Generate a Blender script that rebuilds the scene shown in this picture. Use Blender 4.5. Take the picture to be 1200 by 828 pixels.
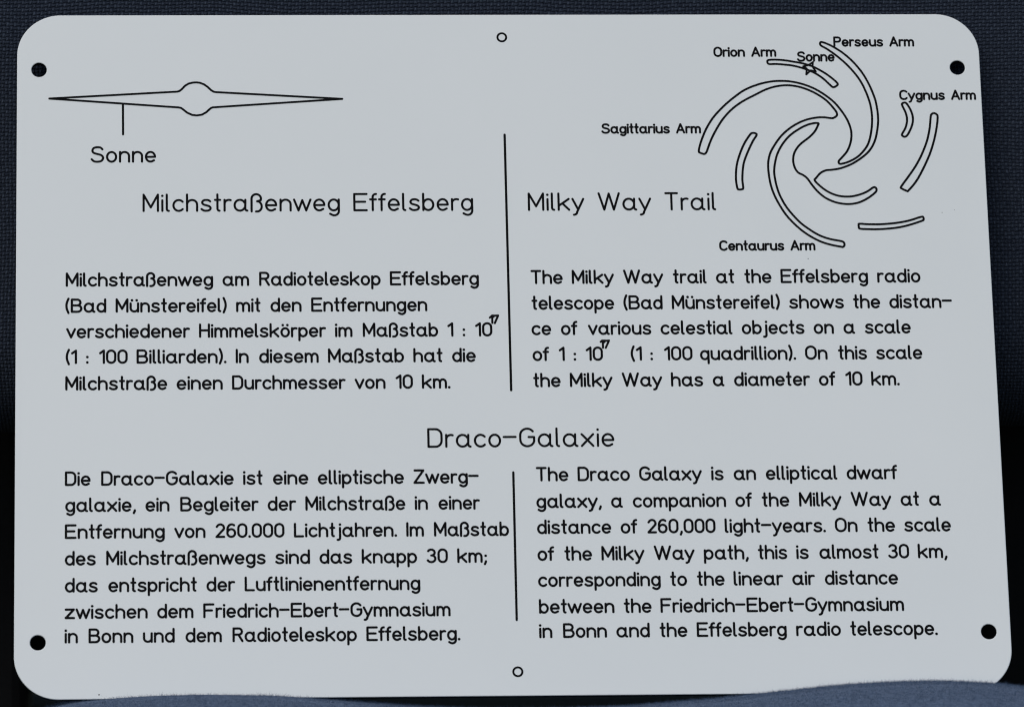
import bpy, bmesh, math, random
from mathutils import Matrix, Vector
from math import radians, pi

scene = bpy.context.scene
for o in list(bpy.data.objects):
    bpy.data.objects.remove(o)

# ------------------------------------------------------------------ measured data (millimetres on the plate)
LINES = {
    'heading_de': [
        (155.31, [('Milchstraßenweg Effelsberg', -111.01, 101.09)]),
    ],
    'heading_en': [
        (155.24, [('Milky Way Trail', 7.63, 57.66)]),
    ],
    'heading_topic': [
        (78.58, [('Draco-Galaxie', -24.84, 56.28)]),
    ],
    'caption': [
        (171.55, [('Sonne', -126.93, 19.44)]),
    ],
    'p1': [
        (131.02, [('Milchstraßenweg', -134.49, 44.32), ('am', -86.63, 7.46), ('Radioteleskop', -75.41, 36.52), ('Effelsberg', -35.36, 26.65)]),
        (122.56, [('(Bad', -134.6, 11.79), ('Münstereifel)', -119.28, 33.22), ('mit', -82.53, 6.79), ('den', -72.04, 8.82), ('Entfernungen', -59.59, 34.86)]),
        (114.31, [('verschiedener', -134.32, 36.89), ('Himmelskörper', -93.9, 37.97), ('im', -52.39, 4.63), ('Maßstab', -43.92, 22.36), ('1', -18.02, 1.13), (':', -13.32, 0), ('10', -9.53, 4.58)]),
        (106.05, [('(1', -134.44, 2.75), (':', -128.22, 0), ('100', -124.34, 8.03), ('Billiarden).', -112.94, 26.62), ('In', -82.78, 3.27), ('diesem', -75.64, 17.46), ('Maßstab', -54.65, 22.5), ('hat', -28.61, 8.27), ('die', -16.75, 6.55)]),
        (97.55, [('Milchstraße', -134.55, 30.22), ('einen', -100.79, 13.31), ('Durchmesser', -83.95, 33.77), ('von', -46.64, 8.71), ('10', -34.16, 4.58), ('km.', -26.16, 7.99)]),
    ],
    'p2': [
        (131.25, [('The', 7.9, 9.17), ('Milky', 20.57, 12.3), ('Way', 36.41, 11.68), ('trail', 51.74, 9.76), ('at', 65.03, 5.0), ('the', 73.8, 7.7), ('Effelsberg', 85.0, 26.37), ('radio', 114.91, 12.71)]),
        (122.86, [('telescope', 7.96, 24.73), ('(Bad', 36.22, 11.37), ('Münstereifel)', 51.13, 32.64), ('shows', 87.31, 16.23), ('the', 107.08, 7.7), ('distan-', 118.29, 18.7)]),
        (114.62, [('ce', 7.75, 5.35), ('of', 16.78, 4.43), ('various', 25.1, 18.75), ('celestial', 47.38, 21.47), ('objects', 72.39, 18.62), ('on', 94.54, 5.54), ('a', 103.75, 2.84), ('scale', 110.34, 13.52)]),
        (106.26, [('of', 7.87, 4.43), ('1', 15.91, 1.13), (':', 20.48, 0), ('10', 24.17, 4.58), ('(1', 37.95, 2.75), (':', 44.03, 0), ('100', 48.22, 8.03), ('quadrillion).', 59.23, 28.8), ('On', 91.57, 6.2), ('this', 101.75, 8.19), ('scale', 113.45, 13.57)]),
        (97.82, [('the', 7.86, 7.7), ('Milky', 19.08, 12.39), ('Way', 35.01, 11.68), ('has', 50.04, 9.17), ('a', 62.86, 2.84), ('diameter', 69.41, 22.54), ('of', 95.48, 4.43), ('10', 103.62, 4.58), ('km.', 111.57, 7.99)]),
    ],
    'p3': [
        (67.13, [('Die', -134.61, 7.07), ('Draco-Galaxie', -123.69, 39.33), ('ist', -80.83, 5.22), ('eine', -71.8, 10.01), ('elliptische', -58.25, 25.41), ('Zwerg-', -29.31, 19.16)]),
        (58.84, [('galaxie,', -134.47, 20.59), ('ein', -110.34, 6.55), ('Begleiter', -99.87, 22.84), ('der', -73.49, 7.81), ('Milchstraße', -62.1, 29.55), ('in', -29.01, 3.27), ('einer', -21.84, 11.76)]),
        (50.4, [('Entfernung', -134.58, 29.34), ('von', -101.7, 8.71), ('260.000', -89.31, 20.11), ('Lichtjahren.', -65.67, 30.39), ('Im', -31.74, 4.63), ('Maßstab', -23.36, 22.01)]),
        (42.01, [('des', -134.56, 8.6), ('Milchstraßenwegs', -122.15, 47.21), ('sind', -71.41, 9.82), ('das', -58.05, 9.17), ('knapp', -45.33, 16.02), ('30', -25.78, 5.76), ('km;', -16.5, 8.29)]),
        (33.57, [('das', -134.54, 9.17), ('entspricht', -121.52, 25.87), ('der', -92.11, 7.81), ('Luftlinienentfernung', -80.65, 52.15)]),
        (25.28, [('zwischen', -134.59, 24.14), ('dem', -106.91, 10.17), ('Friedrich-Ebert-Gymnasium', -93.12, 73.58)]),
        (17.71, [('in', -134.57, 3.27), ('Bonn', -127.44, 12.7), ('und', -111.2, 8.82), ('dem', -98.46, 10.17), ('Radioteleskop', -84.42, 36.6), ('Effelsberg.', -44.29, 27.48)]),
    ],
    'p4': [
        (67.66, [('The', 7.95, 9.17), ('Draco', 20.6, 15.23), ('Galaxy', 39.36, 18.44), ('is', 61.33, 3.06), ('an', 68.17, 6.11), ('elliptical', 78.0, 21.17), ('dwarf', 102.7, 14.83)]),
        (59.14, [('galaxy,', 7.86, 19.14), ('a', 30.54, 2.84), ('companion', 37.15, 27.69), ('of', 68.38, 4.43), ('the', 76.44, 7.7), ('Milky', 87.82, 12.28), ('Way', 103.64, 11.68), ('at', 118.82, 5.0), ('a', 127.56, 2.84)]),
        (50.92, [('distance', 7.85, 21.82), ('of', 33.21, 4.43), ('260,000', 41.3, 20.05), ('light-years.', 64.83, 30.04), ('On', 98.4, 6.2), ('the', 108.35, 7.7), ('scale', 119.54, 13.57)]),
        (42.47, [('of', 7.77, 4.43), ('the', 15.9, 7.7), ('Milky', 27.14, 12.37), ('Way', 43.04, 11.68), ('path,', 58.18, 12.92), ('this', 74.63, 8.19), ('is', 86.3, 3.06), ('almost', 93.31, 17.37), ('30', 114.21, 5.76), ('km,', 123.31, 8.29)]),
        (34.24, [('corresponding', 7.75, 36.39), ('to', 47.68, 4.43), ('the', 55.82, 7.7), ('linear', 66.94, 14.26), ('air', 84.73, 6.11), ('distance', 94.64, 21.55)]),
        (25.87, [('between', 7.8, 22.08), ('the', 33.42, 7.7), ('Friedrich-Ebert-Gymnasium', 44.5, 73.11)]),
        (18.22, [('in', 7.67, 3.27), ('Bonn', 14.87, 12.54), ('and', 30.94, 9.38), ('the', 44.0, 7.7), ('Effelsberg', 55.21, 26.51), ('radio', 85.26, 12.87), ('telescope.', 101.66, 25.76)]),
    ],
    'lab': [
        (206.27, [('Orion Arm', 66.87, 19.04)]),
        (204.64, [('Sonne', 92.97, 11.22)]),
        (209.64, [('Perseus Arm', 104.61, 24.76)]),
        (191.66, [('Cygnus Arm', 124.51, 23.43)]),
        (180.67, [('Sagittarius Arm', 31.06, 30.38)]),
        (141.86, [('Centaurus Arm', 66.38, 29.15)]),
    ],
}
EXPONENTS = [[[(-5.28, 120.06), (-4.53, 120.75), (-4.56, 118.33)], [(-4.28, 120.22), (-3.9, 120.69), (-2.72, 120.74), (-3.8, 118.27)], [(-4.53, 120.75), (-3.85, 120.72)]], [[(28.53, 112.05), (28.99, 112.46), (29.19, 112.32), (29.18, 110.13)], [(29.52, 111.85), (29.93, 112.37), (31.09, 112.48), (30.02, 110.07)], [(29.04, 112.46), (29.98, 112.45)]]]   # the small raised 17 after each 10
ORION_ARM = [(83.73, 204.89), (86.25, 205.0), (88.92, 204.76), (91.57, 204.3), (93.9, 203.86), (96.08, 203.22), (98.18, 202.33), (101.12, 200.54), (103.38, 198.73), (104.82, 197.29), (105.06, 196.6), (104.47, 196.03), (103.76, 195.75), (103.11, 196.04), (100.7, 198.54), (98.11, 200.46), (95.15, 201.85), (91.52, 202.95), (88.86, 203.32), (86.19, 203.56), (83.92, 203.54), (83.33, 204.14)]
STAR = [(97.62, 204.17), (97.4, 202.7), (98.39, 200.98), (96.81, 201.41), (95.36, 200.01), (95.6, 202.02), (94.51, 202.74), (96.13, 203.14)]
GALAXY = [(100.58, 210.92), (102.53, 210.23), (104.82, 208.9), (107.42, 207.0), (110.31, 204.11), (112.83, 200.69), (114.68, 197.1), (116.02, 193.51), (116.82, 190.36), (117.21, 186.36), (117.07, 183.15), (116.32, 179.23), (115.23, 176.39), (113.66, 174.09), (111.23, 171.96), (108.15, 170.01), (104.77, 168.68), (102.09, 168.19), (100.08, 167.97), (98.38, 167.07), (97.03, 165.51), (96.52, 164.81), (97.38, 163.59), (99.81, 161.4), (102.4, 159.98), (105.03, 159.35), (107.69, 159.34), (110.37, 159.95), (112.74, 160.96), (114.54, 162.2), (115.29, 162.31), (115.68, 161.57), (115.21, 160.61), (112.98, 158.84), (110.26, 157.43), (107.58, 156.85), (104.93, 156.93), (102.3, 157.57), (99.7, 158.88), (97.46, 160.84), (95.57, 163.32), (94.32, 165.27), (93.04, 166.45), (91.5, 167.3), (90.49, 169.01), (90.1, 171.49), (90.69, 174.13), (92.46, 176.62), (95.56, 179.15), (97.3, 181.06), (98.23, 182.81), (98.53, 183.56), (98.0, 183.76), (97.08, 183.7), (95.06, 183.18), (92.34, 181.79), (89.25, 179.48), (86.8, 176.47), (85.17, 173.28), (84.33, 170.09), (84.05, 167.68), (84.18, 165.55), (84.74, 162.3), (85.78, 159.12), (87.75, 155.37), (91.1, 151.16), (93.98, 148.7), (97.2, 146.57), (100.46, 145.32), (104.0, 144.58), (104.77, 144.07), (104.9, 143.34), (104.45, 142.72), (103.66, 142.78), (100.38, 143.5), (97.12, 144.7), (93.57, 146.83), (90.37, 149.58), (87.21, 153.28), (84.73, 157.71), (83.22, 161.6), (82.47, 165.42), (82.24, 169.81), (82.85, 173.21), (84.3, 176.12), (86.86, 179.67), (90.37, 182.69), (94.12, 184.64), (97.49, 185.5), (100.16, 185.66), (102.42, 185.37), (103.22, 185.43), (104.18, 186.02), (104.45, 186.76), (103.93, 187.99), (101.71, 190.86), (99.13, 192.98), (95.87, 194.82), (92.58, 195.97), (89.25, 196.41), (85.9, 196.08), (82.52, 195.02), (79.12, 193.26), (74.87, 190.92), (71.26, 188.08), (68.13, 184.35), (65.29, 179.37), (63.84, 175.83), (63.25, 174.27), (62.54, 173.56), (61.28, 173.93), (60.84, 174.5), (61.38, 176.9), (63.03, 181.16), (65.51, 185.42), (68.98, 189.34), (72.42, 192.39), (75.84, 194.87), (79.91, 196.63), (83.96, 197.63), (87.64, 197.88), (91.3, 197.51), (95.26, 196.37), (99.03, 194.47), (103.07, 191.34), (105.61, 188.18), (107.47, 184.96), (108.5, 181.75), (108.61, 179.25), (108.11, 176.76), (107.01, 174.28), (105.25, 172.15), (104.34, 171.13), (104.36, 170.31), (105.17, 170.16), (107.53, 170.9), (110.26, 172.49), (112.35, 174.62), (113.79, 176.93), (114.76, 180.3), (115.29, 184.22), (115.22, 188.15), (114.46, 192.09), (112.67, 196.93), (110.48, 200.52), (107.62, 203.93), (104.72, 206.63), (102.13, 208.62), (100.37, 209.74), (100.13, 210.44)]
SHORT_ARM = [(77.81, 180.48), (78.79, 180.33), (79.0, 179.71), (77.87, 177.92), (76.07, 174.2), (74.59, 170.12), (74.05, 165.33), (74.21, 162.33), (73.82, 161.83), (72.89, 161.74), (72.38, 162.28), (72.06, 165.34), (72.4, 169.42), (73.37, 172.96), (75.01, 176.86), (76.95, 179.88)]
CYGNUS_ARM = [(125.59, 190.51), (126.41, 190.14), (127.63, 187.76), (128.12, 185.26), (127.66, 182.68), (126.3, 179.92), (125.33, 179.09), (124.52, 179.49), (124.53, 180.09), (125.7, 182.23), (126.26, 184.77), (125.93, 187.11), (125.03, 189.37), (124.93, 190.11)]
LONG_ARM = [(134.73, 186.97), (135.6, 186.54), (135.88, 185.6), (135.38, 182.03), (134.13, 177.04), (132.16, 171.79), (128.7, 165.13), (125.73, 161.37), (125.0, 161.14), (123.59, 161.88), (123.41, 162.56), (125.95, 166.06), (128.23, 169.38), (130.28, 173.14), (132.17, 177.76), (133.21, 182.04), (133.71, 185.77), (134.05, 186.6)]
LOW_ARM = [(109.89, 150.3), (112.59, 150.13), (116.57, 150.12), (121.23, 150.52), (125.25, 151.28), (129.14, 152.51), (129.79, 152.28), (129.85, 151.62), (129.23, 151.16), (125.18, 149.8), (121.16, 148.93), (116.5, 148.5), (112.52, 148.51), (109.93, 148.69), (109.59, 149.34), (109.59, 149.9)]
PROFILE = [(-140.01, 192.5), (-100.47, 194.71), (-99.81, 194.93), (-99.15, 195.5), (-98.14, 196.64), (-97.06, 197.35), (-95.74, 197.71), (-94.63, 197.78), (-93.52, 197.65), (-92.2, 197.08), (-91.12, 196.25), (-90.02, 195.14), (-89.26, 194.65), (-88.5, 194.51), (-49.49, 192.17), (-89.53, 189.45), (-90.03, 189.28), (-90.51, 188.91), (-91.6, 187.84), (-92.92, 187.05), (-94.48, 186.79), (-96.0, 186.97), (-97.53, 187.74), (-98.63, 188.69), (-99.39, 189.28), (-100.15, 189.45)]
POINTER = [(-117.32, 190.65), (-117.28, 180.57)]
DIVIDER_LONG = [(0.65, 180.12), (0.71, 96.57)]
DIVIDER_SHORT = [(0.74, 70.24), (0.66, 23.65)]
SPECKS = [(-124.65, 1.42), (135.74, 153.93), (93.44, 138.89), (139.64, 154.76)]
HOLES = [(-143.2, 202.09), (142.93, 202.26), (-142.89, 17.68), (143.35, 18.85)]
RINGS = [(0.53, 212.68), (0.61, 7.46)]
CUSHION_CREST = [(-0.13536, 0.49885), (-0.1295, 0.50039), (-0.12061, 0.50142), (-0.11298, 0.50199), (-0.10282, 0.5024), (-0.09266, 0.50253), (-0.08251, 0.50242), (-0.06727, 0.50199), (-0.05458, 0.50091), (-0.03934, 0.49944), (-0.02919, 0.49859), (-0.01395, 0.49782), (0.00129, 0.49757), (0.02162, 0.49782), (0.03686, 0.49847), (0.04447, 0.49911), (0.05209, 0.49975), (0.06225, 0.50065), (0.07418, 0.50201), (0.08509, 0.50322), (0.10286, 0.50502), (0.11809, 0.50584), (0.12951, 0.50605), (0.14348, 0.50546), (0.15364, 0.50438)]   # (x, z) along the crest
HOLE_R = 2.36
PLATE_W, PLATE_H = 300.0, 220.34
PLATE_MATRIX = [[0.998313, -0.023654, 0.053031, 0.002606], [0.058054, 0.426183, -0.902772, -0.046953], [-0.001247, 0.904328, 0.426837, 0.50037]]
CAM_LOC = [0.00129, -1.73005, 0.78018]
CUSHION_Y = -0.05695

# ------------------------------------------------------------------ camera, sky, sun, exposure
cam_data = bpy.data.cameras.new('camera')
cam = bpy.data.objects.new('camera', cam_data)
scene.collection.objects.link(cam)
cam.location = CAM_LOC
cam.rotation_euler = (radians(90 - 6), 0, 0)
cam_data.sensor_width = 36
cam_data.lens = 200
cam_data.clip_start = 0.05
cam_data.clip_end = 1000
cam_data.dof.use_dof = True
cam_data.dof.focus_distance = 1.745
cam_data.dof.aperture_fstop = 22
scene.camera = cam

SUN_EL, SUN_AZ = 52, -28          # degrees; azimuth from the viewer's side, negative = left
world = bpy.data.worlds.new('World')
scene.world = world
world.use_nodes = True
wn = world.node_tree.nodes
sky = wn.new('ShaderNodeTexSky')
sky.sky_type = 'NISHITA'
sky.sun_disc = False
sky.sun_elevation = radians(SUN_EL)
sun_dir = Vector((math.sin(radians(SUN_AZ)) * math.cos(radians(SUN_EL)), -math.cos(radians(SUN_AZ)) * math.cos(radians(SUN_EL)), math.sin(radians(SUN_EL))))
sky.sun_rotation = math.atan2(sun_dir.x, sun_dir.y)
sky.air_density = 1.0
sky.dust_density = 2.0
sky.ozone_density = 1.0
world.node_tree.links.new(sky.outputs[0], wn['Background'].inputs[0])
wn['Background'].inputs[1].default_value = 0.10

sun_data = bpy.data.lights.new('sun', 'SUN')
sun_data.energy = 1.02
sun_data.angle = radians(45)
sun_data.color = (1.0, 0.975, 0.935)
sun = bpy.data.objects.new('sun', sun_data)
scene.collection.objects.link(sun)
sun.rotation_euler = sun_dir.to_track_quat('Z', 'Y').to_euler()
sun.location = (-1, -1, 3)

scene.view_settings.view_transform = 'Standard'
scene.view_settings.look = 'None'
scene.view_settings.exposure = 0.0
scene.view_settings.gamma = 1.0
scene.cycles.filter_width = 1.15

# ------------------------------------------------------------------ node helpers and materials
def new_mat(name):
    m = bpy.data.materials.new(name)
    m.use_nodes = True
    nt = m.node_tree
    return m, nt, nt.nodes['Principled BSDF'], nt.links

def mth(nt, op, a, b=None, c=None):
    n = nt.nodes.new('ShaderNodeMath'); n.operation = op
    for i, v in enumerate((a, b, c)):
        if v is None: continue
        if isinstance(v, (int, float)): n.inputs[i].default_value = v
        else: nt.links.new(v, n.inputs[i])
    return n.outputs[0]

def noise(nt, vec, scale, detail=2.0, rough=0.5):
    n = nt.nodes.new('ShaderNodeTexNoise')
    n.inputs['Scale'].default_value = scale; n.inputs['Detail'].default_value = detail; n.inputs['Roughness'].default_value = rough
    nt.links.new(vec, n.inputs['Vector'])
    return n

def mix(nt, fac, a, b):
    n = nt.nodes.new('ShaderNodeMix'); n.data_type = 'RGBA'
    for s, v in (('Factor', fac), ('A', a), ('B', b)):
        sock = [i for i in n.inputs if i.name == s and (i.type == 'RGBA' or s == 'Factor')][0]
        if isinstance(v, (int, float)): sock.default_value = v
        elif isinstance(v, tuple): sock.default_value = (*v, 1)
        else: nt.links.new(v, sock)
    return [o for o in n.outputs if o.type == 'RGBA'][0]

def bump(nt, bsdf, height, dist, strength=1.0):
    b = nt.nodes.new('ShaderNodeBump'); b.inputs['Distance'].default_value = dist; b.inputs['Strength'].default_value = strength
    nt.links.new(height, b.inputs['Height']); nt.links.new(b.outputs[0], bsdf.inputs['Normal'])

def objcoord(nt):
    return nt.nodes.new('ShaderNodeTexCoord').outputs['Object']

def mat_plate():
    m, nt, b, ln = new_mat('white_plastic')
    co = objcoord(nt)
    n1 = noise(nt, co, 9, 5, .62)
    n2 = noise(nt, co, 2500, 2, .5)
    ln.new(mix(nt, n1.outputs[0], (.738, .778, .758), (.822, .852, .828)), b.inputs['Base Color'])
    r = mth(nt, 'MULTIPLY_ADD', n1.outputs[0], .25, .30)
    ln.new(r, b.inputs['Roughness'])
    b.inputs['Specular IOR Level'].default_value = .4
    bump(nt, b, n2.outputs[0], .00002, .35)
    return m

def mat_engraving():
    m, nt, b, ln = new_mat('black_engraving')
    co = objcoord(nt)
    n = noise(nt, co, 900, 3, .6)
    ln.new(mix(nt, n.outputs[0], (.0028, .0034, .0038), (.0060, .0068, .0075)), b.inputs['Base Color'])
    b.inputs['Roughness'].default_value = .55
    b.inputs['Specular IOR Level'].default_value = .04
    bump(nt, b, n.outputs[0], .00004, .5)
    return m

def mat_weave():
    m, nt, b, ln = new_mat('woven_navy_fabric')
    uv = nt.nodes.new('ShaderNodeTexCoord').outputs['UV']      # UV in metres along the cloth
    wob = noise(nt, uv, 260, 2, .6)
    off = nt.nodes.new('ShaderNodeVectorMath'); off.operation = 'MULTIPLY_ADD'
    ln.new(wob.outputs['Color'], off.inputs[0]); off.inputs[1].default_value = (.00062, .00062, 0); ln.new(uv, off.inputs[2])
    big = noise(nt, uv, 18, 2, .5)
    off2 = nt.nodes.new('ShaderNodeVectorMath'); off2.operation = 'MULTIPLY_ADD'
    ln.new(big.outputs['Color'], off2.inputs[0]); off2.inputs[1].default_value = (.004, .004, 0); ln.new(off.outputs[0], off2.inputs[2])
    sp = nt.nodes.new('ShaderNodeSeparateXYZ'); ln.new(off2.outputs[0], sp.inputs[0])
    k = 2 * pi / (2 * THREAD)
    su = mth(nt, 'SINE', mth(nt, 'MULTIPLY', sp.outputs[0], k))
    sv = mth(nt, 'SINE', mth(nt, 'MULTIPLY', sp.outputs[1], k))
    over = mth(nt, 'MULTIPLY_ADD', mth(nt, 'MULTIPLY', su, sv), .5, .5)       # 1 = warp on top, 0 = weft on top
    hu = mth(nt, 'MULTIPLY', mth(nt, 'ABSOLUTE', su), over)
    hv = mth(nt, 'MULTIPLY', mth(nt, 'ABSOLUTE', sv), mth(nt, 'SUBTRACT', 1.0, over))
    h = mth(nt, 'MAXIMUM', hu, hv)
    fuzz = noise(nt, uv, 3800, 2, .7)
    yarn = noise(nt, uv, 620, 3, .75)
    dot = mth(nt, 'POWER', mth(nt, 'ABSOLUTE', mth(nt, 'MULTIPLY', su, sv)), .55)     # crown of each stitch; shade between threads is painted into the colour
    fleck = mth(nt, 'MULTIPLY_ADD', over, .55, .45)
    lot = mth(nt, 'MULTIPLY_ADD', mth(nt, 'SUBTRACT', yarn.outputs[0], .5), 3.4, .85)
    c_yarn_shade = mix(nt, mth(nt, 'MULTIPLY', mth(nt, 'MULTIPLY', dot, fleck), lot), WEAVE_C, WEAVE_B)
    c2 = mix(nt, .28, c_yarn_shade, WEAVE_A)
    ln.new(c2, b.inputs['Base Color'])
    b.inputs['Roughness'].default_value = .95
    b.inputs['Specular IOR Level'].default_value = .12
    b.inputs['Sheen Weight'].default_value = .05
    hh = mth(nt, 'MULTIPLY_ADD', fuzz.outputs[0], .35, h)
    bump(nt, b, hh, .0007, 1.0)
    return m

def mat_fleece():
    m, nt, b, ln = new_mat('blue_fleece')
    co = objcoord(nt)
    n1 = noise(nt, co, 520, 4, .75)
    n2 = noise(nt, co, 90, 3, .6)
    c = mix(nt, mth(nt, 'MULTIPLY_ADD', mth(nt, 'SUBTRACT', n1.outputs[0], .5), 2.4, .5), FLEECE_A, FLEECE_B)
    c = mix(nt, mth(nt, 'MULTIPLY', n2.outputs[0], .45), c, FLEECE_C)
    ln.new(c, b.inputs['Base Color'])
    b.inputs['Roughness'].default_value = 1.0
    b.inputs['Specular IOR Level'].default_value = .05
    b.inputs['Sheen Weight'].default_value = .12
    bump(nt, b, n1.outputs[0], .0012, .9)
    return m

def mat_plain(name, a, bcol, scale, rough, dist=.0004, spec=.3):
    m, nt, b, ln = new_mat(name)
    n = noise(nt, objcoord(nt), scale, 4, .65)
    ln.new(mix(nt, n.outputs[0], a, bcol), b.inputs['Base Color'])
    b.inputs['Roughness'].default_value = rough
    b.inputs['Specular IOR Level'].default_value = spec
    bump(nt, b, n.outputs[0], dist, .6)
    return m

THREAD = .00115
WEAVE_A = (.016, .024, .042)
WEAVE_B = (.070, .090, .124)
WEAVE_C = (.0045, .0075, .016)
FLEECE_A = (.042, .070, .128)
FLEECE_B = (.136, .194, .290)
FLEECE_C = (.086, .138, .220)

M_PLATE = mat_plate()
M_INK = mat_engraving()
M_CORE = mat_plain('black_core', (.006, .006, .007), (.010, .010, .011), 900, .7, .0001, .1)
M_WEAVE = mat_weave()
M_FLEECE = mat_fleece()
M_BLACK = mat_plain('black_plastic', (.004, .004, .0045), (.008, .008, .009), 600, .6, .0001, .15)
M_SEAT = mat_plain('dark_seat_cloth', (.016, .021, .013), (.030, .038, .024), 500, .95, .0004, .1)
M_GROUND = mat_plain('dark_turf', (.012, .017, .009), (.028, .036, .016), 60, 1.0, .01, .1)

# ------------------------------------------------------------------ object helpers
col = scene.collection
def link(name, mesh, mat, parent=None):
    o = bpy.data.objects.new(name, mesh)
    col.objects.link(o)
    if mat: mesh.materials.append(mat)
    if parent: o.parent = parent
    return o

def tag(o, label=None, category=None, kind=None, group=None):
    if label: o['label'] = label
    if category: o['category'] = category
    if kind: o['kind'] = kind
    if group: o['group'] = group
    return o

def empty(name, mw):
    o = bpy.data.objects.new(name, None)
    col.objects.link(o)
    o.empty_display_size = .05
    o.matrix_world = mw
    return o

# ------------------------------------------------------------------ setting: ground
bm = bmesh.new()
bmesh.ops.create_grid(bm, x_segments=40, y_segments=40, size=60)
me = bpy.data.meshes.new('ground'); bm.to_mesh(me); bm.free()
ground = link('ground', me, M_GROUND)
tag(ground, kind='structure')

# ------------------------------------------------------------------ chair
def superblock(rows):
    """rows of equal length lists of 3D points -> quad grid bmesh with uv in metres"""
    bm = bmesh.new()
    uvl = bm.loops.layers.uv.new('UVMap')
    vs = [[bm.verts.new(p) for p in r] for r in rows]
    U = [[0.0] * len(rows[0]) for _ in rows]
    V = [[0.0] * len(rows[0]) for _ in rows]
    for i, r in enumerate(rows):
        for j in range(len(r)):
            if j: U[i][j] = U[i][j-1] + (Vector(r[j]) - Vector(r[j-1])).length
            if i: V[i][j] = V[i-1][j] + (Vector(rows[i][j]) - Vector(rows[i-1][j])).length
    n = len(rows[0])
    for i in range(len(rows) - 1):
        for j in range(n - 1):
            f = bm.faces.new((vs[i][j], vs[i][j+1], vs[i+1][j+1], vs[i+1][j]))
            f.smooth = True
            for l, (a, b) in zip(f.loops, ((i, j), (i, j+1), (i+1, j+1), (i+1, j))):
                l[uvl].uv = (U[a][b], V[a][b])
    return bm

def finish(bm, name, mat, parent):
    bmesh.ops.recalc_face_normals(bm, faces=bm.faces)
    me = bpy.data.meshes.new(name); bm.to_mesh(me); bm.free()
    return link(name, me, mat, parent)

chair = empty('chair', Matrix.Translation((0, .12, 0)))
tag(chair, 'dark chair with a woven navy backrest standing behind the white sign', 'chair')
CH = Vector((0, .12, 0))

# backrest: a padded slab whose front face leans back and rolls under at its lower edge
def back_profile():
    pts = []
    lean = math.tan(radians(13))
    y0, z0 = BACK_Y, .700
    ztop, zrol = .900, .602
    for i in range(25):                                   # front face, top to the start of the roll
        z = ztop + (zrol - ztop) * i / 24
        pts.append((y0 + (z - z0) * lean, z))
    yr, zr = pts[-1]
    for i in range(1, 25):                                # lower roll, front to back
        a = radians(95) * i / 24
        pts.append((yr - math.sin(a * 0) + ROLL_Y * (1 - math.cos(a)) - lean * ROLL_Z * math.sin(a) * .6, zr - ROLL_Z * math.sin(a)))
    return pts
BACK_Y, ROLL_Y, ROLL_Z = .0525, .034, .034
prof = back_profile()
yb = prof[-1][0]
prof += [(yb + .02, prof[-1][1] + .012), (yb + .045, .66), (yb + .09, .80), (prof[0][0] + .05, .905), (prof[0][0] + .015, .912), prof[0]]
rows = []
NX = 44
for (y, z) in prof:
    r = []
    for j in range(NX + 1):
        t = -1 + 2 * j / NX
        x = .235 * t
        e = max(0, (abs(t) - .86) / .14)
        r.append((x - CH.x, y + .055 * x + .035 * e * e + .004 * t * t - CH.y, z - CH.z))
    rows.append(r)
finish(superblock(rows), 'backrest', M_WEAVE, chair)

def box_bm(bm, c, s, bev=.004):
    v0 = len(bm.verts)
    r = bmesh.ops.create_cube(bm, size=1, matrix=Matrix.Translation(Vector(c) - CH) @ Matrix.Diagonal((*s, 1)))
    es = list({e for v in r['verts'] for e in v.link_edges})
    bmesh.ops.bevel(bm, geom=es, offset=bev, segments=3, affect='EDGES', profile=.5)

bm = bmesh.new()
box_bm(bm, (0, .195, .602), (.40, .02, .266), .006)        # dark panel added to keep the gap under the backrest black
finish(bm, 'added_gap_panel', M_BLACK, chair)
for sx in (-.178, .174):
    bm = bmesh.new()
    box_bm(bm, (sx, .165, .585), (.034, .03, .27), .005)
    finish(bm, 'support_bar', M_BLACK, chair)
bm = bmesh.new()
box_bm(bm, (0, .0, .435), (.46, .44, .05), .02)
finish(bm, 'seat', M_SEAT, chair)
for sx in (-.19, .19):
    for yy in (-.17, .19):
        bm = bmesh.new()
        box_bm(bm, (sx, yy, .206), (.028, .028, .41), .004)
        finish(bm, 'leg', M_BLACK, chair)

# ------------------------------------------------------------------ fleece cushion in front of the plate's lower edge
def crest(x):
    p = CUSHION_CREST
    ext = [(-.171, .466), (-.166, .474), (-.158, .484), (-.147, p[0][1] - .0048)] + p + [(.185, p[-1][1] - .004), (.205, p[-1][1] - .012), (.222, .482), (.230, .468)]
    if x <= ext[0][0]: return ext[0][1]
    for (a, za), (b, zb), i in zip(ext, ext[1:], range(len(ext))):
        if x <= b:
            pz = ext[i-1] if i else (2*a-b, 2*za-zb)
            nz = ext[i+2] if i + 2 < len(ext) else (2*b-a, 2*zb-za)
            h = b - a; t = (x - a) / h
            m0 = (zb - pz[1]) / (b - pz[0]) * h; m1 = (nz[1] - za) / (nz[0] - a) * h
            return (2*t**3-3*t*t+1)*za + (t**3-2*t*t+t)*m0 + (-2*t**3+3*t*t)*zb + (t**3-t*t)*m1
    return ext[-1][1]

def cushion_point(x, a):
    """a: angle round the roll, 90 = crest, 0 = back, 180 = front"""
    zt = crest(x) - .0010
    zb = .4605
    hz = (zt - zb) / 2; cz = (zt + zb) / 2
    c, s = math.cos(radians(a)), math.sin(radians(a))
    ry = .045 if c < 0 else .032
    e = .75
    return Vector((x, CUSHION_Y - math.copysign(abs(c) ** e, -c) * ry, cz + math.copysign(abs(s) ** e, s) * hz))

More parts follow.
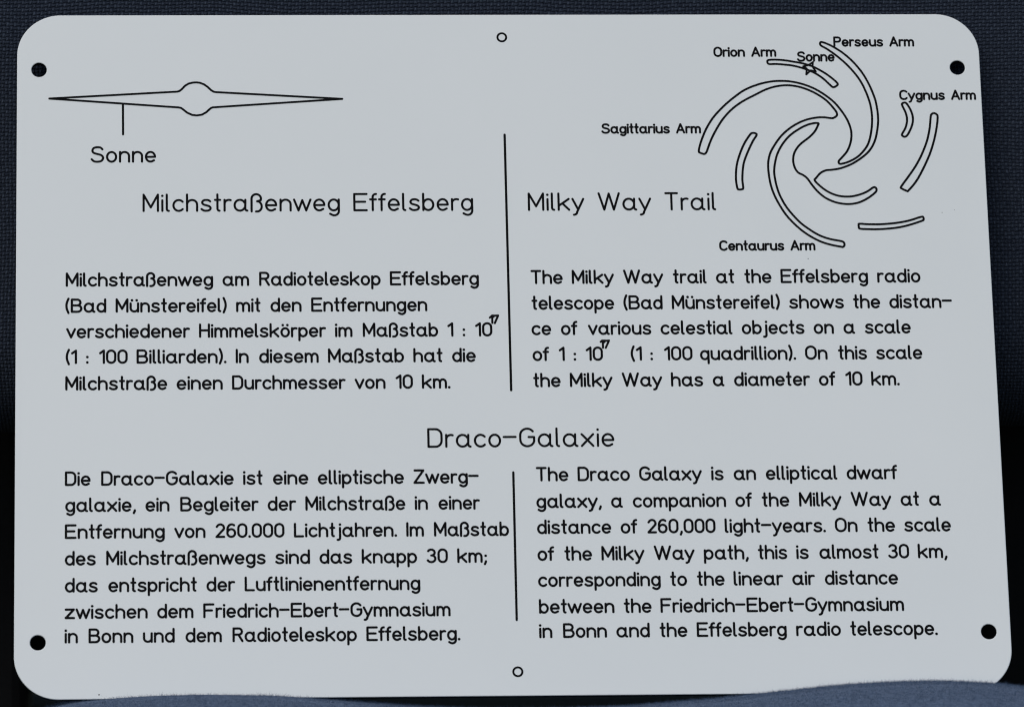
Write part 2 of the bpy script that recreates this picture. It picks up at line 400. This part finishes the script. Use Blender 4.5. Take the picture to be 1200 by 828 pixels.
random.seed(4)
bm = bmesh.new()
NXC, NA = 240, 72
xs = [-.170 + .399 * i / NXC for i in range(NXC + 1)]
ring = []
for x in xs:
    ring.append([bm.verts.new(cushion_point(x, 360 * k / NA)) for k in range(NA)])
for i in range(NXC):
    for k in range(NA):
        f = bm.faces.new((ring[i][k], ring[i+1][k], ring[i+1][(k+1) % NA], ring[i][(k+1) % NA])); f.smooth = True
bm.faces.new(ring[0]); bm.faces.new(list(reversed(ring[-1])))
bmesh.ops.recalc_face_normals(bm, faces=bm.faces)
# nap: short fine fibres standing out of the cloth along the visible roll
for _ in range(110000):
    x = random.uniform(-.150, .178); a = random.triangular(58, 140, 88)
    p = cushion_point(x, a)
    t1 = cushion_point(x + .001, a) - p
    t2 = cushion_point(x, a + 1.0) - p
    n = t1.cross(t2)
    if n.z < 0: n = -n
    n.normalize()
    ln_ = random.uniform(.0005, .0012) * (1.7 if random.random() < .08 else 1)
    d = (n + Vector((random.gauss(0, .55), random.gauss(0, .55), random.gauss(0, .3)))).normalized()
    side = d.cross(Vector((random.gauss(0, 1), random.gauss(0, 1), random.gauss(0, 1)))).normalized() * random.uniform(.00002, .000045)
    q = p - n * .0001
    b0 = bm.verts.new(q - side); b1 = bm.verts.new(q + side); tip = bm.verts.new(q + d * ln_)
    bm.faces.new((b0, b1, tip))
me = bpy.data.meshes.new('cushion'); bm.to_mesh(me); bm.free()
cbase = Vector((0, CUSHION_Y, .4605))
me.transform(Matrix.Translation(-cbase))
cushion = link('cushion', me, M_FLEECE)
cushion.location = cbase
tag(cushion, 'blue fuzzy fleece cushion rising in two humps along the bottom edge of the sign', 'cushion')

# ------------------------------------------------------------------ the engraved sign plate
S = .001
sign = empty('information_sign', Matrix([PLATE_MATRIX[0], PLATE_MATRIX[1], PLATE_MATRIX[2], [0, 0, 0, 1]]))
tag(sign, 'white sign with rounded corners, engraved black German and English text and galaxy drawings', 'sign')

def panel_mesh():
    cu = bpy.data.curves.new('panel', 'CURVE')
    cu.dimensions = '2D'; cu.fill_mode = 'BOTH'
    bev = .25
    cu.extrude = (1.0 - bev) * S; cu.bevel_depth = bev * S; cu.bevel_resolution = 3
    def poly(pts):
        sp = cu.splines.new('POLY'); sp.points.add(len(pts) - 1); sp.use_cyclic_u = True
        for q, p in zip(sp.points, pts): q.co = (p[0] * S, p[1] * S, 0, 1)
    w, h, r = PLATE_W / 2 - bev, PLATE_H, 13.2
    out = []
    for cx, cy, a0 in ((w - r, h - bev - r, 0), (-w + r, h - bev - r, 90), (-w + r, bev + r, 180), (w - r, bev + r, 270)):
        for i in range(25):
            a = radians(a0 + 90 * i / 24); out.append((cx + r * math.cos(a), cy + r * math.sin(a)))
    poly(out)
    for hx, hy in HOLES:
        poly([(hx + (HOLE_R + bev) * math.cos(2 * pi * i / 48), hy + (HOLE_R + bev) * math.sin(2 * pi * i / 48)) for i in range(48)])
    o = bpy.data.objects.new('tmp', cu); col.objects.link(o)
    dg = bpy.context.evaluated_depsgraph_get()
    me = bpy.data.meshes.new_from_object(o.evaluated_get(dg))
    bpy.data.objects.remove(o)
    return me
pm = panel_mesh()
zs = [v.co.z for v in pm.vertices]
pm.transform(Matrix.Translation((0, 0, -max(zs))))
pm.name = 'panel'
pm.materials.clear()
panel = link('panel', pm, M_PLATE, sign)
pm.materials.append(M_CORE)                     # white face on a black core
for f in pm.polygons:
    if f.center.z < -.0003: f.material_index = 1

# stroke lettering: every letter is drawn as round-ended cutter strokes of constant width
def arc(cx,cy,rx,ry,a0,a1,n=None):
    n=n or max(4,int(abs(a1-a0)/11))
    return [(cx+rx*math.cos(math.radians(a0+(a1-a0)*i/n)),cy+ry*math.sin(math.radians(a0+(a1-a0)*i/n))) for i in range(n+1)]
def spline(p,m=5):
    out=[]
    q=[(2*p[0][0]-p[1][0],2*p[0][1]-p[1][1])]+list(p)+[(2*p[-1][0]-p[-2][0],2*p[-1][1]-p[-2][1])]
    for i in range(1,len(q)-2):
        for k in range(m):
            t=k/m
            out.append(tuple(0.5*(2*q[i][j]+(q[i+1][j]-q[i-1][j])*t+(2*q[i-1][j]-5*q[i][j]+4*q[i+1][j]-q[i+2][j])*t*t+(3*q[i][j]-q[i-1][j]-3*q[i+1][j]+q[i+2][j])*t**3) for j in (0,1)))
    out.append(tuple(p[-1])); return out
def make_font():
    D=lambda x,y:[(x-.02,y),(x+.02,y)]
    stem=lambda x,t,b=0:[(x,t),(x,b)]
    F={}
    tail=lambda x,t:[(x,t),(x,1.1)]+arc(x+1.05,1.1,1.05,1.1,190,270,4)
    bowl=arc(2.6,3,2.6,3,0,360,30)
    F['a']=(6.5,[[(5.55,4.1)]+arc(2.75,3,2.75,3,28,332,26)+[(5.5,1.9)],[(5.6,6),(5.5,1.5)]+arc(6.55,1.3,1.05,1.3,190,272,5)])
    F['b']=(5.2,[stem(0,9),bowl]); F['d']=(5.2,[stem(5.2,9),bowl])
    F['c']=(4.75,[arc(2.75,3,2.75,3,43,317,24)])
    F['e']=(5.2,[[(0.05,2.95),(5.2,2.95)]+arc(2.6,3,2.6,3,0,304,26)+[(4.65,.8)]])
    F['f']=(3.1,[stem(1.3,7.3,0)[::-1]+arc(2.95,7.3,1.65,1.7,175,85,6),[(0,6),(2.95,6)]])
    F['g']=(5.25,[bowl,[(5.25,6),(5.25,-.4)]+arc(2.85,-.4,2.4,2.35,-8,-125,9)+[(.7,-1.9)]])
    arch=lambda x,w,t:[(x,3.2)]+arc(x+w/2,3.5,w/2,2.5,170,0,12)+[(x+w,0)]
    F['h']=(5.2,[stem(0,9),arch(0,5.2,0)]); F['n']=(5.2,[stem(0,6),arch(0,5.2,0)])
    F['m']=(8.3,[stem(0,6),arch(0,4.15,0),arch(4.15,4.15,0)])
    F['i']=(0,[stem(0,5.9),D(0,8.35)])
    F['j']=(1.75,[[(1.75,5.9),(1.75,-1.3)]+arc(.45,-1.3,1.3,1.4,-10,-90,5)+[(0,-2.65)],D(1.75,8.35)])
    F['k']=(5.4,[stem(0,9),[(5.3,6),(0,2.2)],[(1.9,3.6),(5.4,0)]])
    F['l']=(1.15,[tail(0,9)])
    F['o']=(5.2,[bowl]); F['p']=(5.2,[stem(0,6,-2.9),bowl]); F['q']=(5.2,[stem(5.2,6,-2.9),bowl])
    F['r']=(2.9,[stem(0,6),[(0,3.4)]+arc(2.3,3.8,2.3,2.2,172,68,8)])
    F['s']=(4.7,[spline([(4.5,5.2),(3.55,5.85),(2.4,6),(1.05,5.7),(.35,4.6),(.95,3.55),(2.4,3.05),(3.95,2.5),(4.7,1.5),(4.0,.35),(2.4,0),(1.1,.2),(0,.95)])])
    F['t']=(2.65,[tail(1.25,9),[(0,6),(2.65,6)]])
    U=[[(0,6),(0,2.5)]+arc(2.6,2.5,2.6,2.5,180,350,12)+[(5.2,2.9)],stem(5.2,6)]
    F['u']=(5.2,U); F['ü']=(5.2,U+[D(.95,8.3),D(4.25,8.3)]); F['ö']=(5.2,[bowl,D(.95,8.3),D(4.25,8.3)])
    F['v']=(5.3,[[(0,6),(2.65,0),(5.3,6)]])
    F['w']=(8.5,[[(0,6),(2.25,0),(4.25,5.7),(6.25,0),(8.5,6)]])
    F['x']=(5.6,[[(0,6),(5.6,0)],[(5.6,6),(0,0)]])
    F['y']=(5.6,[[(0,6),(2.85,.1)],[(5.6,6),(2.2,-1.4)]+arc(.5,-1.0,1.9,1.8,-25,-88,5)])
    F['z']=(5.5,[[(0.1,6),(5.4,6),(0,0),(5.5,0)]])
    F['ß']=(5.25,[[(0,-.45),(0,6.6)]+arc(2.45,6.6,2.45,2.5,180,-20,16)+[(4.0,5.45),(2.9,5.15),(4.1,4.9)]+arc(2.9,2.3,2.35,2.8,55,-80,12)+[(2.3,-.5)]])
    F['A']=(7,[[(0,0),(3.5,9),(7,0)],[(1.1,2.8),(5.9,2.8)]])
    F['B']=(6.5,[[(0,0),(0,9),(3.7,9)]+arc(3.7,6.85,2.2,2.15,90,-90,10)+[(0,4.7)],[(3.7,4.7)]+arc(4.0,2.35,2.5,2.35,90,-90,10)+[(0,0)]])
    F['C']=(6.5,[arc(3.5,5.7,3.5,3.3,38,180,13)+arc(3.5,3.3,3.5,3.3,180,322,13)])
    F['D']=(6.4,[[(0,0),(0,9),(3.4,9)]+arc(3.4,6,3.0,3.0,90,0,9)+arc(3.4,3,3.0,3.0,0,-90,9)+[(0,0)]])
    F['E']=(6.4,[[(6.4,9),(0,9),(0,0),(6.4,0)],[(0,4.7),(5.6,4.7)]])
    F['F']=(6.2,[[(6.2,9),(0,9),(0,0)],[(0,4.7),(5.2,4.7)]])
    F['G']=(6.7,[arc(3.4,5.7,3.4,3.3,36,180,13)+arc(3.4,3.3,3.4,3.3,180,350,15)+[(6.75,4.7),(4.1,4.7)]])
    F['H']=(6.2,[stem(0,9),stem(6.2,9),[(0,4.7),(6.2,4.7)]])
    F['I']=(0,[stem(0,9)]); F['L']=(5.5,[[(0,9),(0,0),(5.5,0)]])
    F['M']=(7.4,[[(0,0),(0,9),(3.7,2),(7.4,9),(7.4,0)]])
    F['O']=(6.7,[arc(3.35,5.7,3.35,3.3,0,180,16)+arc(3.35,3.3,3.35,3.3,180,360,16)+[(6.7,5.7)]])
    F['P']=(5.9,[[(0,0),(0,9),(3.6,9)]+arc(3.6,6.7,2.3,2.3,90,-90,10)+[(0,4.4)]])
    F['R']=(6.1,[[(0,0),(0,9),(3.6,9)]+arc(3.6,6.8,2.2,2.2,90,-90,10)+[(0,4.6)],[(3.4,4.6),(6.1,0)]])
    F['S']=(6.6,[spline([(6.2,7.7),(5.2,8.7),(3.5,9),(1.3,8.55),(.4,6.9),(1.2,5.5),(3.4,4.75),(5.6,4.0),(6.6,2.4),(5.6,.55),(3.4,0),(1.3,.3),(0,1.5)])])
    F['T']=(6.0,[[(0,9),(6.0,9)],stem(3.0,9)])
    F['W']=(10.5,[[(0,9),(2.75,0),(5.25,8.9),(7.75,0),(10.5,9)]])
    F['Z']=(6.4,[[(0.2,9),(6.3,9),(0,0),(6.4,0)]])
    F['0']=(5.6,[arc(2.8,6.2,2.8,2.8,0,180,14)+arc(2.8,2.8,2.8,2.8,180,360,14)+[(5.6,6.2)]])
    F['1']=(2.6,[[(0,7.1),(2.6,9),(2.6,0)]])
    F['2']=(5.3,[[(.2,7.3)]+arc(2.7,6.5,2.5,2.5,150,-20,13)+[(0,0),(5.3,0)]])
    F['3']=(5.3,[arc(2.5,6.85,2.4,2.15,150,-75,13)+[(2.6,4.75)],[(2.6,4.75)]+arc(2.5,2.45,2.8,2.45,75,-150,15)])
    F['6']=(5.4,[arc(2.7,2.75,2.7,2.75,180,-180,26)+[(.1,4.2)]+arc(3.0,5.2,2.95,3.8,175,55,11)])
    F['7']=(4.8,[[(0,9),(4.8,9),(1.6,0)]])
    F['.']=(0,[D(0,.15)]); F[':']=(0,[D(0,.35),D(0,4.3)])
    F[',']=(.7,[[(.7,.3),(.6,-.3),(0,-1.7)]]); F[';']=(.7,[D(.6,4.3),[(.7,.3),(.6,-.3),(0,-1.7)]])
    F['(']=(1.4,[spline([(1.4,9.7),(.35,6.9),(0,4.4),(.35,1.9),(1.4,-.9)])]); F[')']=(1.4,[spline([(0,9.7),(1.05,6.9),(1.4,4.4),(1.05,1.9),(0,-.9)])])
    F['-']=(5.8,[[(0,4.8),(5.8,4.8)]])
    return F
GAP=2.3; SPACE=5.8
KERN={'y':-.35,'f':-.4,'T':-.2}
def layout(F,text,gap=GAP,space=SPACE):
    """-> total width, list of (stroke polylines) in font units"""
    x=0;out=[];first=True;pend=0;prb=0
    for ch in text:
        if ch==' ': pend+=space; continue
        if ch=='^': pend-=0; continue
        w,st=F[ch]
        lb=.45 if ch in ':' else (0 if pend else (-.45 if ch in 'yfvw-' else 0))
        if pend: prb=.45 if prb>0 else 0
        if not first: x+=gap+pend+lb+prb
        pend=0; first=False
        prb=.45 if ch in ':' else (-.35 if ch in 'yvwf' else 0)
        for s in st: out.append([(x+a,b) for a,b in s])
        x+=w
    return x,out

FONT = make_font()
_zc = [0]
def stroke(bm, pts, hw, closed=False):
    """one round-ended cutter stroke as a flat black filling a hair proud of the face"""
    P = [pts[0]]
    for p in pts[1:]:
        if math.hypot(p[0] - P[-1][0], p[1] - P[-1][1]) > .004: P.append(p)
    if closed and math.hypot(P[0][0] - P[-1][0], P[0][1] - P[-1][1]) < .004: P.pop()
    _zc[0] = (_zc[0] + 1) % 17
    z = .040 + _zc[0] * .0012
    n = len(P)
    def disc(c):
        vs = [bm.verts.new((( c[0] + hw * math.cos(2 * pi * k / 20)) * S, (c[1] + hw * math.sin(2 * pi * k / 20)) * S, (z + .0006) * S)) for k in range(20)]
        bm.faces.new(vs)
    if n == 2 and math.hypot(P[0][0] - P[1][0], P[0][1] - P[1][1]) < .05:     # a dot
        hw *= 1.16
        disc(((P[0][0] + P[1][0]) / 2, (P[0][1] + P[1][1]) / 2)); return
    segs = n if closed else n - 1
    nor = []
    for i in range(segs):
        a, b = P[i], P[(i + 1) % n]
        l = math.hypot(b[0] - a[0], b[1] - a[1])
        nor.append((-(b[1] - a[1]) / l, (b[0] - a[0]) / l))
    joints = []                                   # per point: mitre vector or None (break, with a disc)
    for i in range(n):
        if not closed and i in (0, n - 1):
            joints.append(None); continue
        a, b = nor[(i - 1) % segs], nor[i % segs]
        dt = a[0] * b[0] + a[1] * b[1]
        if dt > .80: joints.append(((a[0] + b[0]) / (1 + dt), (a[1] + b[1]) / (1 + dt)))
        else: joints.append(None)
    for i in range(n):
        if joints[i] is None: disc(P[i])
    cache = {}
    def pair(i, s):
        j = joints[i]
        if j is not None:
            if i not in cache:
                cache[i] = tuple(bm.verts.new(((P[i][0] + k * hw * j[0]) * S, (P[i][1] + k * hw * j[1]) * S, z * S)) for k in (1, -1))
            return cache[i]
        return tuple(bm.verts.new(((P[i][0] + k * hw * nor[s][0]) * S, (P[i][1] + k * hw * nor[s][1]) * S, z * S)) for k in (1, -1))
    for s in range(segs):
        a = pair(s, s); b = pair((s + 1) % n, s)
        bm.faces.new((a[0], a[1], b[1], b[0]))

def ink(name, bm, parent, label=None):
    bmesh.ops.recalc_face_normals(bm, faces=bm.faces)
    for f in bm.faces:
        if f.normal.z < 0: f.normal_flip()
    me = bpy.data.meshes.new(name); bm.to_mesh(me); bm.free()
    o = link(name, me, M_INK, parent)
    if label: o['label'] = label
    return o

def text_line(bm, text, x, y, width, hw, unit=None, gap=GAP):
    w, st = layout(FONT, text, gap)
    ux = width / w if width and w else unit
    uy = unit or ux
    for s in st: stroke(bm, [(x + a * ux, y + b * uy) for a, b in s], hw)

def text_block(name, key, hw, parent, unit=None, label=None, extra=()):
    bm = bmesh.new()
    for y, words in LINES[key]:
        for (t, x, w) in words: text_line(bm, t, x, y, w, hw, unit)
    for strokes in extra:
        for st in strokes: stroke(bm, st, .335)
    return ink(name, bm, parent, label)

H_HEAD, H_BODY, H_LABEL, H_LINE = .352, .362, .335, .345
text_block('heading', 'heading_de', H_HEAD, sign, None, 'German trail title in thin black letters')
text_block('heading', 'heading_en', H_HEAD, sign, None, 'English trail title in thin black letters')
text_block('heading', 'heading_topic', H_HEAD, sign, None, 'thin black title centred above the lower two paragraphs')
text_block('paragraph', 'p1', H_BODY, sign, .4365, 'upper German paragraph', EXPONENTS[:1])
text_block('paragraph', 'p2', H_BODY, sign, .4365, 'upper English paragraph', EXPONENTS[1:])
text_block('paragraph', 'p3', H_BODY, sign, .4365, 'lower German paragraph')
text_block('paragraph', 'p4', H_BODY, sign, .4365, 'lower English paragraph')

for key, pts in (('upper', DIVIDER_LONG), ('lower', DIVIDER_SHORT)):
    bm = bmesh.new(); stroke(bm, pts, .37)
    ink('divider_line', bm, sign, key + ' vertical black line between the two languages')

def smooth(pts, m=4):
    n = len(pts); out = []
    for i in range(n):
        q = [pts[(i + k) % n] for k in (-1, 0, 1, 2)]
        for k in range(m):
            t = k / m
            out.append(tuple(0.5 * (2*q[1][j] + (q[2][j]-q[0][j])*t + (2*q[0][j]-5*q[1][j]+4*q[2][j]-q[3][j])*t*t + (3*q[1][j]-q[0][j]-3*q[2][j]+q[3][j])*t**3) for j in (0, 1)))
    return out

# edge-on galaxy, top left
bm = bmesh.new(); stroke(bm, PROFILE, H_LINE, True)
side = ink('galaxy_side_view', bm, sign, 'black outline of a galaxy seen edge on')
bm = bmesh.new(); stroke(bm, POINTER, H_LINE)
ink('pointer_line', bm, side)
text_block('caption', 'caption', H_HEAD, side)

# spiral galaxy, top right
bm = bmesh.new(); stroke(bm, smooth(GALAXY), H_LINE, True)
spiral = ink('spiral_galaxy', bm, sign, 'black outline of a spiral galaxy with curved arms')
for pts in (ORION_ARM, SHORT_ARM, CYGNUS_ARM, LONG_ARM, LOW_ARM):
    bm = bmesh.new(); stroke(bm, smooth(pts), H_LINE, True)
    ink('arm_outline', bm, spiral)
bm = bmesh.new(); stroke(bm, STAR, .31, True)
ink('star', bm, spiral)
for ln_ in LINES['lab']:
    LINES['one'] = [ln_]
    text_block('arm_caption', 'one', H_LABEL, spiral, .314)

# two small engraved rings marking the spare screw positions
for (cx, cy) in RINGS:
    bm = bmesh.new()
    stroke(bm, [(cx + 1.36 * math.cos(2 * pi * k / 40), cy + 1.36 * math.sin(2 * pi * k / 40)) for k in range(40)], .32, True)
    ink('ring_mark', bm, sign)
# specks of dirt on the face
for i, (cx, cy) in enumerate(SPECKS):
    bm = bmesh.new()
    r0 = (.28, .15, .16, .10)[i]
    vs = [bm.verts.new(((cx + r0 * random.uniform(.7, 1.2) * math.cos(2 * pi * k / 9)) * S, (cy + r0 * random.uniform(.6, 1.1) * math.sin(2 * pi * k / 9)) * S, .03 * S)) for k in range(9)]
    bm.faces.new(vs)
    o = ink('dirt_speck', bm, sign)
